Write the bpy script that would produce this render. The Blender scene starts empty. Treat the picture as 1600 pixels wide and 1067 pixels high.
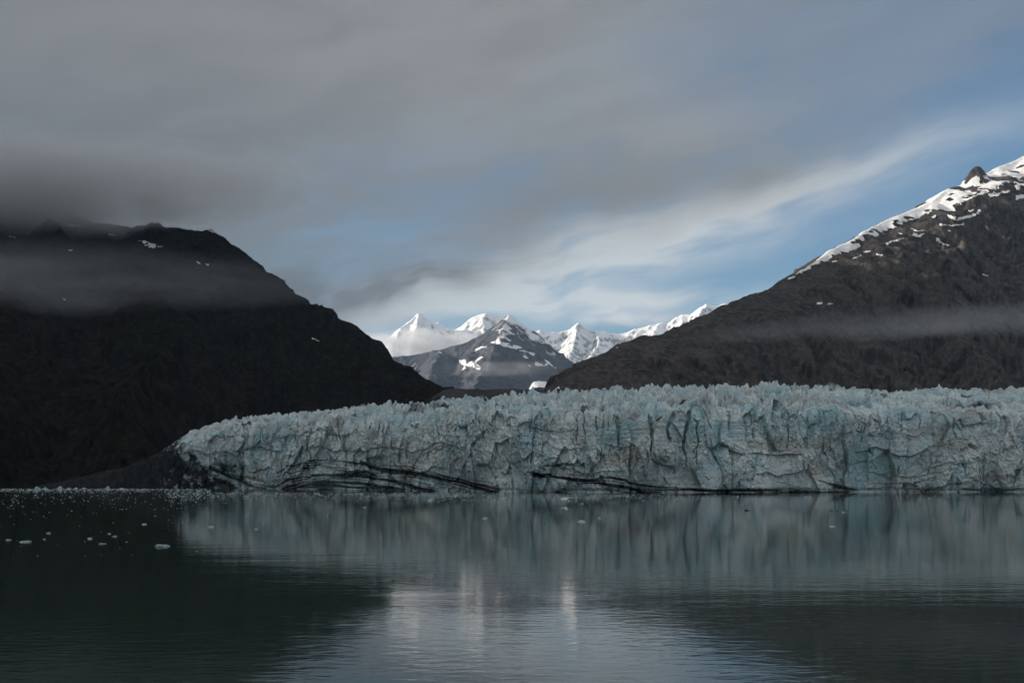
import bpy, math, random
import numpy as np
from mathutils import Vector
from mathutils.bvhtree import BVHTree

# ------------------------------------------------------------------ camera, sky, sun, exposure
sc = bpy.context.scene
COL = sc.collection
F, HZ, CAMZ = 1600.0, 738.0, 15.0          # focal length and horizon row of the 1600 px photograph, eye height in metres
cam = bpy.data.cameras.new('camera'); cam_ob = bpy.data.objects.new('camera', cam); COL.objects.link(cam_ob)
cam.sensor_width = 36; cam.lens = 36; cam.shift_y = (HZ - 533.5) / 1600; cam.clip_start = 1; cam.clip_end = 60000
cam_ob.location = (0, 0, CAMZ); cam_ob.rotation_euler = (math.radians(90), 0, 0)
sc.camera = cam_ob
sc.view_settings.view_transform = 'Standard'; sc.view_settings.look = 'None'
sc.view_settings.exposure = 0.4; sc.view_settings.gamma = 1.0; sc.view_settings.use_curve_mapping = False
sc.cycles.use_denoising = True; sc.cycles.use_adaptive_sampling = True; sc.cycles.adaptive_threshold = 0.03; sc.cycles.adaptive_min_samples = 20
sc.cycles.volume_bounces = 1; sc.cycles.max_bounces = 4; sc.cycles.diffuse_bounces = 1; sc.cycles.glossy_bounces = 2
sc.cycles.transparent_max_bounces = 8; sc.cycles.volume_step_rate = 1.6; sc.cycles.volume_max_steps = 48
sc.cycles.sample_clamp_indirect = 3.0

SUN = Vector((-0.95, 0.14, 0.28)).normalized()      # towards the sun: low, from the left
sun = bpy.data.lights.new('sun', 'SUN'); sun.energy = 5.0; sun.angle = math.radians(0.5); sun.color = (1.0, 0.90, 0.78)
sun_ob = bpy.data.objects.new('sun', sun); COL.objects.link(sun_ob)
sun_ob.rotation_euler = (-SUN).to_track_quat('-Z', 'Y').to_euler(); sun_ob.location = (-3000, 0, 3000)

# ------------------------------------------------------------------ node helpers
class NT:
    def __init__(s, tree):
        s.t = tree; tree.nodes.clear()
    def n(s, typ, **kw):
        nd = s.t.nodes.new(typ)
        for k, v in kw.items(): setattr(nd, k, v)
        return nd
    def put(s, sock, v):
        if hasattr(v, 'is_output'): s.t.links.new(v, sock)
        elif isinstance(v, (tuple, list)) and len(v) == 3 and sock.type == 'RGBA': sock.default_value = (*v, 1)
        else: sock.default_value = v
    def m(s, op, a, b=None, c=None, clamp=False):
        nd = s.n('ShaderNodeMath', operation=op, use_clamp=clamp)
        for i, v in enumerate((a, b, c)):
            if v is not None: s.put(nd.inputs[i], v)
        return nd.outputs[0]
    def add(s, *a):
        r = a[0]
        for b in a[1:]: r = s.m('ADD', r, b)
        return r
    def mul(s, *a):
        r = a[0]
        for b in a[1:]: r = s.m('MULTIPLY', r, b)
        return r
    def sub(s, a, b): return s.m('SUBTRACT', a, b)
    def smooth(s, x, lo, hi, a=0.0, b=1.0):
        nd = s.n('ShaderNodeMapRange', interpolation_type='SMOOTHSTEP', clamp=True)
        for i, v in enumerate((x, lo, hi, a, b)): s.put(nd.inputs[i], v)
        return nd.outputs[0]
    def mix(s, f, a, b, mode='MIX'):
        nd = s.n('ShaderNodeMix', data_type='RGBA', blend_type=mode)
        s.put(nd.inputs[0], f); s.put(nd.inputs[6], a); s.put(nd.inputs[7], b)
        return nd.outputs[2]
    def xyz(s, x, y, z):
        nd = s.n('ShaderNodeCombineXYZ')
        for i, v in enumerate((x, y, z)): s.put(nd.inputs[i], v)
        return nd.outputs[0]
    def sep(s, v):
        nd = s.n('ShaderNodeSeparateXYZ'); s.put(nd.inputs[0], v); return nd.outputs
    def noise(s, v, scale, detail=4, rough=0.55, dist=0.0, sc3=None):
        if sc3:
            mp = s.n('ShaderNodeMapping'); s.put(mp.inputs[0], v); mp.inputs['Scale'].default_value = sc3; v = mp.outputs[0]
        nd = s.n('ShaderNodeTexNoise')
        s.put(nd.inputs['Vector'], v); nd.inputs['Scale'].default_value = scale; nd.inputs['Detail'].default_value = detail
        nd.inputs['Roughness'].default_value = rough; nd.inputs['Distortion'].default_value = dist
        return nd.outputs['Fac']
    def voro(s, v, scale, feature='F1', sc3=None):
        if sc3:
            mp = s.n('ShaderNodeMapping'); s.put(mp.inputs[0], v); mp.inputs['Scale'].default_value = sc3; v = mp.outputs[0]
        nd = s.n('ShaderNodeTexVoronoi', feature=feature); s.put(nd.inputs['Vector'], v); nd.inputs['Scale'].default_value = scale
        return nd.outputs['Distance']
    def attr(s, name): return s.n('ShaderNodeAttribute', attribute_name=name).outputs['Fac']
    def bump(s, h, strength=1.0, dist=1.0):
        nd = s.n('ShaderNodeBump'); s.put(nd.inputs['Height'], h); nd.inputs['Strength'].default_value = strength
        nd.inputs['Distance'].default_value = dist; return nd.outputs[0]

def new_mat(name):
    m = bpy.data.materials.new(name); m.use_nodes = True
    return m, NT(m.node_tree)

def bsdf(t, color, rough=0.8, normal=None, spec=0.3, **kw):
    b = t.n('ShaderNodeBsdfPrincipled'); o = t.n('ShaderNodeOutputMaterial')
    t.put(b.inputs['Base Color'], color); t.put(b.inputs['Roughness'], rough); t.put(b.inputs['Specular IOR Level'], spec)
    if normal is not None: t.put(b.inputs['Normal'], normal)
    for k, v in kw.items(): t.put(b.inputs[k], v)
    t.t.links.new(b.outputs[0], o.inputs[0]); return b

# ------------------------------------------------------------------ world: clear sky behind stratus and cirrus
def AE(px, py):
    u = (px - 800) / F; v = (HZ - py) / F
    return math.atan(u), v / math.hypot(1, u)

world = bpy.data.worlds.new('World'); sc.world = world; world.use_nodes = True
world.cycles.sampling_method = 'MANUAL'; world.cycles.sample_map_resolution = 512
w = NT(world.node_tree)
WS = 0.076
sky = w.n('ShaderNodeTexSky', sky_type='NISHITA', sun_disc=False)
sky.sun_elevation = math.asin(SUN.z); sky.sun_rotation = math.atan2(SUN.x, SUN.y) % (2 * math.pi)
sky.altitude = 0; sky.air_density = 1.0; sky.dust_density = 0.6; sky.ozone_density = 1.5
dvec = w.n('ShaderNodeTexCoord').outputs['Generated']
dx, dy, dz = w.sep(dvec)
a_raw = w.m('ARCTAN2', dx, dy)
E = w.m('DIVIDE', dz, w.m('MAXIMUM', w.m('SQRT', w.add(w.mul(dx, dx), w.mul(dy, dy))), 0.05))

wn = w.n('ShaderNodeTexNoise'); w.put(wn.inputs['Vector'], dvec); wn.inputs['Scale'].default_value = 5.0; wn.inputs['Detail'].default_value = 3; wn.inputs['Roughness'].default_value = 0.55
wr, wg, wb = w.sep(wn.outputs['Color'])
a = w.add(a_raw, w.mul(w.sub(wr, 0.5), 0.16)); E = w.add(E, w.mul(w.sub(wg, 0.5), 0.055))
def streak(slope, s_al, s_pe, detail=5, off=0.0, rough=0.55, dist=0.3):
    c, s_ = math.cos(math.atan(slope)), math.sin(math.atan(slope))
    al = w.add(w.mul(a, c), w.mul(E, s_)); pe = w.sub(w.mul(E, c), w.mul(a, s_))
    nd = w.n('ShaderNodeTexNoise', noise_dimensions='2D'); w.put(nd.inputs['Vector'], w.xyz(w.m('MULTIPLY_ADD', al, s_al, off), w.m('MULTIPLY_ADD', pe, s_pe, off), 0.0))
    nd.inputs['Scale'].default_value = 1.0; nd.inputs['Detail'].default_value = detail; nd.inputs['Roughness'].default_value = rough
    return nd.outputs['Fac']

def blob(px, py, ra, rE, slope=0.0):
    a0, E0 = AE(px, py); c, s_ = math.cos(math.atan(slope)), math.sin(math.atan(slope))
    A, B = w.sub(a, a0), w.sub(E, E0)
    al = w.mul(w.add(w.mul(A, c), w.mul(B, s_)), 1 / ra); pe = w.mul(w.sub(w.mul(B, c), w.mul(A, s_)), 1 / rE)
    return w.m('EXPONENT', w.mul(w.add(w.mul(al, al), w.mul(pe, pe)), -1.0))

n_big = streak(0.25, 3.0, 9.0, 2, 1.3)
n_med = streak(0.22, 7.0, 26.0, 3, 4.1)
n_fin = streak(0.20, 16.0, 90.0, 3, 7.7)
n3 = w.noise(dvec, 2.2, 2, 0.55, 0.0, (1, 1, 2.2))
a1, e1 = AE(450, 485); a2, e2 = AE(1600, 165)
sl = (e2 - e1) / (a2 - a1)
q = w.sub(E, w.add(e1, w.mul(w.sub(a, a1), sl)))
# layer 1: grey stratus above a slanting edge, thinning to the right
st_in = w.add(q, w.mul(w.sub(n_big, 0.5), 0.16), w.mul(w.sub(n_med, 0.5), 0.07))
stratus = w.smooth(st_in, -0.035, 0.10)
thin = w.smooth(w.add(a, w.mul(w.sub(n_big, 0.5), 0.8)), -0.08, 0.58, 1.0, 0.46)
hole = w.mul(w.add(w.mul(blob(600, 385, 0.10, 0.034, 0.1), 0.62), w.mul(blob(720, 310, 0.16, 0.06, -0.1), 0.30), w.mul(blob(1180, 110, 0.05, 0.02, 0.2), 0.4),
              w.mul(blob(1560, 190, 0.10, 0.04, 0.2), 0.5)), w.smooth(w.add(w.mul(n_med, 0.6), w.mul(n_fin, 0.4)), 0.30, 0.62, 0.15, 1.15))
stratus = w.mul(stratus, thin, w.m('MAXIMUM', w.sub(1.0, hole), 0.0))
dark = w.mul(w.add(w.mul(blob(600, 448, 0.17, 0.022, 0.17), 1.0), w.mul(blob(860, 330, 0.20, 0.035, 0.24), 0.55), w.mul(blob(1190, 265, 0.10, 0.020, 0.24), 0.45),
              w.mul(blob(460, 470, 0.12, 0.04, 0.0), 0.6)), w.smooth(n_med, 0.2, 0.65, 0.5, 1.15))
# layer 2: pale cirrus streaks under the stratus edge
ci = w.add(w.mul(blob(930, 395, 0.24, 0.030, 0.215), 0.75), w.mul(blob(1180, 300, 0.20, 0.020, 0.19), 0.62), w.mul(blob(800, 440, 0.16, 0.020, 0.20), 0.45),
           w.mul(blob(880, 466, 0.24, 0.013, 0.02), 1.0), w.mul(blob(620, 480, 0.11, 0.014, 0.12), 0.9), w.mul(blob(760, 450, 0.14, 0.022, 0.16), 0.5), w.mul(blob(680, 535, 0.2, 0.012, 0.0), 0.45),
           w.mul(blob(1040, 490, 0.1, 0.006, 0.06), 0.35))
ci = w.mul(ci, w.add(0.15, w.smooth(w.add(w.mul(n_med, 0.70), w.mul(n_fin, 0.30)), 0.26, 0.66, 0.05, 0.95)))
hz_fade = w.smooth(E, 0.02, 0.14, 0.4, 0.0)
ci = w.m('MINIMUM', w.add(ci, hz_fade), 0.95)
# away from the view the broken cloud is set brighter, tuned to light the ice front
outw = w.m('MAXIMUM', w.smooth(w.m('ABSOLUTE', a), 0.6, 1.1), w.smooth(E, 0.55, 1.1))
broken = w.smooth(n3, 0.36, 0.60, 0.3, 0.95)
# colours (radiance / WS)
bright = w.smooth(w.add(w.mul(n_big, 0.5), w.mul(n_med, 0.5)), 0.3, 0.7, 0.90, 1.10)
grey_lv = w.mul(bright, w.smooth(w.add(a, w.mul(E, 0.6)), -0.35, 0.45, 1.9, 2.75))
lowleft = w.mul(w.smooth(E, 0.22, 0.36, 0.30, 0.0), w.smooth(a, -0.30, -0.05, 1.0, 0.0))
grey_lv = w.mul(grey_lv, w.sub(1.0, w.mul(dark, 0.38)), w.sub(1.0, lowleft))
grey = w.mix(1.0, (0.97, 0.985, 1.0), w.xyz(grey_lv, grey_lv, grey_lv), 'MULTIPLY')
ci_c = (6.2, 6.5, 6.6)
blue = w.mix(1.0, sky.outputs[0], (0.70, 0.97, 1.16), 'MULTIPLY')
c1 = w.mix(ci, blue, ci_c)
c2 = w.mix(w.m('MINIMUM', w.add(stratus, w.mul(dark, 0.85)), 0.97), c1, grey)
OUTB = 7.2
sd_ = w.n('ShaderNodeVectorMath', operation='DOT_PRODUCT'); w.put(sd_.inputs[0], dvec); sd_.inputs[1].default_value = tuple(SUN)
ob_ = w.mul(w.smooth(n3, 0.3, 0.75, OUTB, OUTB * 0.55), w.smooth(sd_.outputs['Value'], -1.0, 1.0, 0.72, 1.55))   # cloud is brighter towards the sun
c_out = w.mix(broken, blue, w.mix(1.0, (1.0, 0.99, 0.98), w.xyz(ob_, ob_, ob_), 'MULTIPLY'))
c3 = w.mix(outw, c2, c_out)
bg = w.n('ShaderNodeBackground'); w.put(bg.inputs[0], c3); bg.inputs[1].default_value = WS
wo = w.n('ShaderNodeOutputWorld'); w.t.links.new(bg.outputs[0], wo.inputs[0])

# ------------------------------------------------------------------ numpy noise
_U = np.uint32
def _h(ix, iy, iz, seed):
    h = ix * _U(374761393) + iy * _U(668265263) + iz * _U(1431655773) + _U((seed * 1274126177) & 0xFFFFFFFF)
    h = (h ^ (h >> _U(13))) * _U(1274126177)
    h = (h ^ (h >> _U(15))) * _U(2246822519)
    return h ^ (h >> _U(16))
def _i(v): return v.astype(np.int32).astype(np.uint32)
def vnoise(x, y, z, seed=0):                      # smooth value noise, -1..1
    x0, y0, z0 = np.floor(x), np.floor(y), np.floor(z)
    fx, fy, fz = x - x0, y - y0, z - z0
    fx, fy, fz = [f * f * f * (f * (f * 6 - 15) + 10) for f in (fx, fy, fz)]
    x0, y0, z0 = _i(x0), _i(y0), _i(z0)
    r = 0
    for i in (0, 1):
        wx = fx if i else 1 - fx
        for j in (0, 1):
            wy = fy if j else 1 - fy
            for k in (0, 1):
                r = r + wx * wy * (fz if k else 1 - fz) * _h(x0 + _U(i), y0 + _U(j), z0 + _U(k), seed)
    return r / 2147483648.0 - 1.0
def fbm(x, y, z, o=4, seed=0, g=0.5):
    r, A = 0, 1.0
    for i in range(o):
        r = r + A * vnoise(x, y, z, seed + i * 17); x, y, z, A = x * 2.03 + 5.1, y * 2.03 + 1.7, z * 2.03 + 9.2, A * g
    return r
def ridged(x, y, z, o=4, seed=0, g=0.5):          # sharp crests, about 0..1
    r, A, t = 0, 1.0, 0
    for i in range(o):
        n = 1 - np.abs(vnoise(x, y, z, seed + i * 31)) * 1.6; r = r + A * n * np.abs(n); t += A
        x, y, z, A = x * 2.07 + 3.3, y * 2.07 + 7.9, z * 2.07 + 1.1, A * g
    return r / t
def cells(x, y, z, seed=0, flat=False):
    """Worley cells: F1, F2, a random value per cell and a random tilted plane through its centre."""
    x0, y0, z0 = [np.floor(v) for v in (x, y, z)]
    f1 = np.full(x.shape, 9.0); f2 = f1.copy(); rv = np.zeros(x.shape); tl = np.zeros(x.shape)
    for i in (-1, 0, 1):
        for j in (-1, 0, 1):
            for k in ((0,) if flat else (-1, 0, 1)):
                cx, cy, cz = x0 + i, y0 + j, z0 + k
                h1 = _h(_i(cx), _i(cy), _i(cz), seed)
                h2 = h1 * _U(2654435761) + _U(12345); h2 = h2 ^ (h2 >> _U(15))
                ax = x - cx - (h1 & _U(1023)) / 1023.0; ay = y - cy - ((h1 >> _U(10)) & _U(1023)) / 1023.0
                az = 0.0 if flat else z - cz - ((h1 >> _U(20)) & _U(1023)) / 1023.0
                d = np.sqrt(ax * ax + ay * ay + az * az)
                near = d < f1
                f2 = np.where(near, f1, np.minimum(f2, d))
                tx, ty, tz, rr = [((h2 >> _U(q)) & _U(255)) / 127.5 - 1 for q in (0, 8, 16, 22)]
                rv = np.where(near, rr, rv); tl = np.where(near, ax * tx + ay * ty + az * tz, tl); f1 = np.where(near, d, f1)
    return f1, f2, rv, tl
def sstep(x, lo, hi):
    t = np.clip((x - lo) / (hi - lo), 0, 1); return t * t * (3 - 2 * t)

# ------------------------------------------------------------------ mesh helpers
def P(px, py, d):                                 # a point of the place: bearing and elevation read from the photograph, distance d
    return ((px - 800) / F * d, d, CAMZ + (HZ - py) / F * d)

def link(name, me, mat=None, parent=None, **props):
    o = bpy.data.objects.new(name, me); COL.objects.link(o)
    if mat is not None: me.materials.append(mat)
    if parent is not None: o.parent = parent
    for k, v in props.items(): o[k] = v
    return o
def empty(name, loc=(0, 0, 0), **props):
    o = bpy.data.objects.new(name, None); COL.objects.link(o); o.location = loc; o.empty_display_size = 1
    for k, v in props.items(): o[k] = v
    return o
def raw_mesh(name, V, Q, smooth=True):
    me = bpy.data.meshes.new(name); n = Q.shape[1]
    me.vertices.add(len(V)); me.vertices.foreach_set('co', np.ascontiguousarray(V, dtype=np.float32).ravel())
    me.loops.add(Q.size); me.loops.foreach_set('vertex_index', Q.astype(np.int32).ravel())
    me.polygons.add(len(Q)); me.polygons.foreach_set('loop_start', np.arange(0, Q.size, n, dtype=np.int32))
    me.polygons.foreach_set('use_smooth', np.full(len(Q), smooth)); me.update(calc_edges=True)
    return me
def grid_quads(nr, nc):
    i = np.arange(nr * nc).reshape(nr, nc)
    return np.stack([i[:-1, :-1], i[:-1, 1:], i[1:, 1:], i[1:, :-1]], -1).reshape(-1, 4)
def set_attr(me, name, v):
    at = me.attributes.new(name, 'FLOAT', 'POINT'); at.data.foreach_set('value', np.ascontiguousarray(v, dtype=np.float32).ravel())

# ------------------------------------------------------------------ materials
def rock_mat(name, cols, scale, bump_d, rough=0.9, snow=None, streaky=(1, 1, 0.35), spec=0.15):
    m, t = new_mat(name); g = t.n('ShaderNodeNewGeometry'); pos = g.outputs['Position']
    n1 = t.noise(pos, scale, 5, 0.62, 0.4, streaky); n2 = t.noise(pos, scale * 0.17, 3, 0.5, 0.3); n4 = t.noise(pos, scale * 5, 3, 0.65, 0.0, streaky)
    c = t.mix(t.smooth(n1, 0.32, 0.68), cols[0], cols[1])
    c = t.mix(t.smooth(n2, 0.42, 0.66), c, cols[2])
    c = t.mix(t.smooth(n4, 0.40, 0.75, 0.0, 0.7), c, cols[3])
    hgt = t.add(t.mul(n1, 1.0), t.mul(n4, 0.35))
    if snow:
        z = t.sep(pos)[2]; nz = t.sep(g.outputs['Normal'])[2]; nx = t.sep(g.outputs['Normal'])[0]
        ns = t.noise(pos, snow['scale'], 6, 0.68, 0.3, (1, 1, 0.5))
        cover = t.add(t.mul(t.sub(ns, 0.5), snow['amp']), t.mul(nz, snow['slope']), t.mul(t.sub(z, snow['z']), snow['k']), t.mul(nx, -snow.get('side', 0.0)))
        f = t.smooth(cover, snow['lo'], snow['hi'])
        c = t.mix(f, c, (0.90, 0.90, 0.90)); hgt = t.mul(hgt, t.sub(1.0, t.mul(f, 0.6)))
    bsdf(t, c, rough, t.bump(hgt, 0.9, bump_d), spec)
    return m
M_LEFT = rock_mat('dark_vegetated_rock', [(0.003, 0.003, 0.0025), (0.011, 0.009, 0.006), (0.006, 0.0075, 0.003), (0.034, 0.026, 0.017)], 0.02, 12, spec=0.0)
M_RIGHT = rock_mat('grey_brown_cliff_rock', [(0.013, 0.012, 0.012), (0.074, 0.064, 0.056), (0.030, 0.027, 0.026), (0.14, 0.118, 0.098)], 0.022, 14, streaky=(1, 1, 0.22))
M_CENT = rock_mat('far_mountain_rock', [(0.032, 0.038, 0.055), (0.085, 0.086, 0.098), (0.052, 0.058, 0.075), (0.125, 0.122, 0.128)], 0.010, 30, snow=dict(scale=0.006, amp=1.5, slope=0.5, z=850, k=0.0016, lo=0.55, hi=0.72, side=-0.25))
M_FAR = rock_mat('snowy_peak_rock', [(0.26, 0.26, 0.27), (0.42, 0.40, 0.39), (0.32, 0.31, 0.31), (0.46, 0.44, 0.42)], 0.010, 40, snow=dict(scale=0.022, amp=1.7, slope=1.2, z=900, k=0.0004, lo=0.62, hi=0.98))
M_MORAINE = rock_mat('moraine_debris', [(0.020, 0.019, 0.018), (0.045, 0.042, 0.040), (0.030, 0.028, 0.027), (0.07, 0.066, 0.062)], 0.03, 8)

def snow_mat():
    m, t = new_mat('old_snow'); pos = t.n('ShaderNodeNewGeometry').outputs['Position']
    n = t.noise(pos, 0.05, 6, 0.6, 0.2)
    bsdf(t, t.mix(t.smooth(n, 0.35, 0.7), (0.90, 0.89, 0.87), (0.74, 0.71, 0.67)), 0.85, t.bump(n, 0.6, 6.0), 0.2); return m
M_SNOW = snow_mat()

def ice_mat(name, use_attr, dull=False):
    m, t = new_mat(name); g = t.n('ShaderNodeNewGeometry'); pos = g.outputs['Position']
    na = t.noise(pos, 0.030, 4, 0.6, 0.6, (1, 1, 0.8)); nb = t.noise(pos, 0.16, 4, 0.65, 0.4); nc = t.noise(pos, 0.9, 2, 0.65); ns = t.noise(pos, 0.10, 4, 0.62, 0.5, (0.35, 0.35, 4.0))
    c = t.mix(t.smooth(na, 0.38, 0.62), (0.69, 0.76, 0.735), (0.43, 0.56, 0.575))
    c = t.mix(t.smooth(nb, 0.52, 0.72, 0.0, 0.7), c, (0.78, 0.79, 0.75))
    c = t.mix(t.smooth(ns, 0.56, 0.72, 0.0, 0.32), c, (0.40, 0.43, 0.42))
    hgt = t.add(t.mul(nb, 1.4), t.mul(nc, 0.5), t.mul(ns, 0.5), t.mul(t.voro(pos, 0.33), 0.5))
    if dull: c = t.mix(1.0, c, (0.74, 0.76, 0.77), 'MULTIPLY')
    if use_attr:
        c = t.mix(t.mul(t.attr('blue'), t.smooth(nb, 0.25, 0.6, 0.5, 1.0)), c, (0.29, 0.52, 0.55))
        c = t.mix(t.mul(t.attr('tan'), t.smooth(nc, 0.35, 0.6, 0.3, 0.8)), c, (0.36, 0.30, 0.235))
        dd = t.attr('dirt'); fleck = t.noise(pos, 0.55, 3, 0.7, 0.3, (1, 1, 1.6))
        f = t.smooth(t.add(dd, t.mul(t.sub(fleck, 0.5), 0.6)), 0.18, 0.86)
        c = t.mix(t.mul(f, 0.97), c, t.mix(t.smooth(nb, 0.35, 0.7), (0.008, 0.008, 0.008), (0.034, 0.032, 0.029)))
    bsdf(t, c, 0.55, t.bump(hgt, 0.75, 1.3), t.mul(t.sub(1.0, f), 0.35) if use_attr else 0.35); return m
M_ICE = ice_mat('glacier_ice', True); M_BERG = ice_mat('floating_ice', False, True); M_SERAC = ice_mat('serac_ice', False)

# ------------------------------------------------------------------ mountains
def ridge_field(X, Y, ridges):
    H = np.full(X.shape, -400.0); crest_d = np.full(X.shape, 1e9)
    for n_, (pts, prof) in enumerate(ridges):
        pts = np.array(pts, float)
        for A, B in zip(pts[:-1], pts[1:]):
            d = B[:2] - A[:2]; L2 = (d ** 2).sum() + 1e-9
            tt = np.clip(((X - A[0]) * d[0] + (Y - A[1]) * d[1]) / L2, 0, 1)
            dist = np.hypot(X - A[0] - tt * d[0], Y - A[1] - tt * d[1])
            H = np.maximum(H, A[2] + tt * (B[2] - A[2]) - prof(dist))
            if n_ == 0: crest_d = np.minimum(crest_d, dist)
    return H, crest_d
BASE = {}
def mountain(x0, x1, y0, y1, step, ridges, mat, amp, wl, seed, label, warp=0.5, lat=0.35, gully=1.0, cut=-8.0, fine=0.16, fit=True, damp=(0.4, 120), rib=None):
    xs = np.arange(x0, x1 + step, step); ys = np.arange(y0, y1 + step, step)
    X, Y = np.meshgrid(xs, ys); Z0 = np.zeros_like(X)
    wx = fbm(X / wl, Y / wl, Z0, 4, seed) * amp * warp; wy = fbm(X / wl + 9, Y / wl, Z0 + 4, 4, seed + 5) * amp * warp
    H, cd = ridge_field(X + wx, Y + wy, ridges); H0 = H; k = damp[0] + (1 - damp[0]) * sstep(cd, 0, damp[1])
    r = (ridged(X / wl, Y / wl, H / wl * 0.4, 4, seed + 50, 0.55) - 0.3) * k
    if rib is not None:                            # steep ribs and runnels running down the face
        c = X * math.cos(rib[0]) + Y * math.sin(rib[0]) + fbm(X / 60, Y / 60, H / 60, 3, seed + 70) * 14
        r = r + (ridged(c / rib[1], H / (rib[1] * 5), Z0, 4, seed + 75, 0.6) - 0.3) * rib[2] * k + (ridged(c / (rib[1] * 3.3), H / (rib[1] * 9), Z0, 2, seed + 77, 0.5) - 0.3) * rib[2] * 1.7 * k
    H = H + r * amp * gully
    # ribs and gullies, ledges, then ragged rock: shifted sideways too, so that the faces are no plain height field
    r2 = ridged(X / wl * 5, Y / wl * 5, H / wl * 1.6, 4, seed + 90, 0.6) - 0.3
    H = H + r2 * amp * fine * k; lat = lat * k
    sx = fbm(X / wl * 4, Y / wl * 4, H / wl * 3, 4, seed + 120, 0.6) * amp * lat; sy = fbm(X / wl * 4 + 7, Y / wl * 4, H / wl * 3, 4, seed + 140, 0.6) * amp * lat
    V = np.stack([X + sx, Y + sy, H], -1).reshape(-1, 3); zoff = 0.0
    if fit:                                        # set the height so that the crest stands where it was surveyed
        U_ = 800 + V[:, 0] / V[:, 1] * F; E_ = HZ - (V[:, 2] - CAMZ) / V[:, 1] * F; res = []
        for x, y, z in ridges[0][0]:
            u = 800 + x / y * F; mk = np.abs(U_ - u) < 3
            if mk.any(): res.append((E_[mk].min() - (HZ - (z - CAMZ) / y * F)) * y / F)
        zoff = np.median(res); V[:, 2] += zoff * np.clip((V[:, 2] + 30) / 120, 0, 1)
    Q = grid_quads(len(ys), len(xs))
    Q = Q[(V[Q][:, :, 2] > cut).any(1)]
    used = np.zeros(len(V), bool); used[Q.ravel()] = True; idx = np.cumsum(used) - 1
    me = raw_mesh('mountain', V[used], idx[Q]); o = link('mountain', me, mat, kind='structure', label=label, category='mountain')
    BASE[o.name] = (X, Y, H0 + zoff, cd)
    return o
def lin(k): return lambda d: k * d
def prof(k1, w1, k2): return lambda d: k1 * np.minimum(d, w1) + k2 * np.maximum(d - w1, 0)

# left mountain (its ridge runs on into the cloud, then along the fjord out of view)
L_ridge = [P(720, 640, 1650), P(690, 607, 1700), P(640, 585, 1780), P(590, 553, 1860), P(545, 519, 1930), P(520, 492, 1980), P(480, 474, 2030), P(450, 450, 2080), P(420, 428, 2120), P(400, 408, 2150),
           P(375, 380, 2180), P(340, 362, 2220), P(300, 350, 2250), P(255, 340, 2300), P(200, 352, 2330), P(150, 338, 2330), P(90, 326, 2330), P(0, 312, 2330), P(-150, 290, 2300)]
L_spurs = [[P(255, 340, 2300), (-560, 1650, 260), (-420, 1150, 20)], [P(90, 326, 2330), (-800, 1600, 250), (-560, 1090, 22)], [P(420, 428, 2120), (-330, 1600, 130), (-270, 1250, 30)],
           [P(0, 312, 2330), (-1100, 1600, 330), (-800, 1050, 30)]]
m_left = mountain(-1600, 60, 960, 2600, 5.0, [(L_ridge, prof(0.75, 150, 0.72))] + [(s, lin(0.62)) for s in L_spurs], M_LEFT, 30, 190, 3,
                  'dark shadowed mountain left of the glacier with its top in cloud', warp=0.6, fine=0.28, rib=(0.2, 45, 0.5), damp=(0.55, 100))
W_ridge = [(-1500, 2350, 700), (-2300, 2900, 1430), (-2350, 1900, 1440), (-2350, 1000, 1400), (-2450, 0, 1300), (-2500, -1500, 1250), (-2500, -3000, 1150)]  # out-of-view crest, its height set so its shadow covers water and ice
m_wall = mountain(-4000, -1000, -3500, 3600, 30, [(W_ridge, lin(0.85)), ([(-1500, 2350, 700), (-2350, 1900, 1440)], lin(0.7))], M_LEFT, 90, 420, 8, 'unseen steep dark fjord wall past the left edge, raised to shade the bay', fit=False)

# right mountain
R_ridge = [P(840, 625, 1560), P(862, 606, 1600), P(880, 590, 1650), P(900, 575, 1700), P(940, 552, 1800), P(970, 535, 1850), P(1010, 522, 1900), P(1080, 515, 1950), P(1115, 495, 2050), P(1130, 474, 2100),
           P(1160, 461, 2150), P(1200, 448, 2250), P(1230, 435, 2330), P(1260, 415, 2430), P(1300, 389, 2550), P(1350, 362, 2680), P(1400, 337, 2800), P(1450, 315, 2900), P(1490, 292, 2980),
           P(1520, 279, 3030), P(1545, 268, 3060), P(1562, 260, 3100), P(1600, 243, 3180), P(1700, 185, 3400), P(1900, 120, 3700)]
R_spurs = [[P(1230, 435, 2330), (640, 2000, 200), (620, 1750, 90)], [P(1130, 474, 2100), (430, 1800, 190), (420, 1600, 80)], [P(1350, 362, 2680), (960, 2250, 330), (930, 1900, 120)],
           [P(1490, 292, 2980), (1330, 2450, 420), (1250, 2050, 150)], [P(1010, 522, 1900), (240, 1700, 150), (230, 1550, 90)]]
rp = prof(0.56, 130, 1.06)
m_right = mountain(20, 2000, 1420, 3350, 4.6, [(R_ridge, rp)] + [(s, lin(1.05)) for s in R_spurs] + [([P(1508, 282, 3000), P(1516, 262, 3005), P(1523, 255, 3010), P(1531, 258, 3015), P(1541, 272, 3020)], lin(1.5))], M_RIGHT, 42, 170, 21,
                   'brown rocky mountain right of the glacier with sunlit snow along its crest', warp=0.25, lat=0.30, gully=0.9, fine=0.30, damp=(0.16, 270), rib=(0.66, 42, 0.85))

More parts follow.
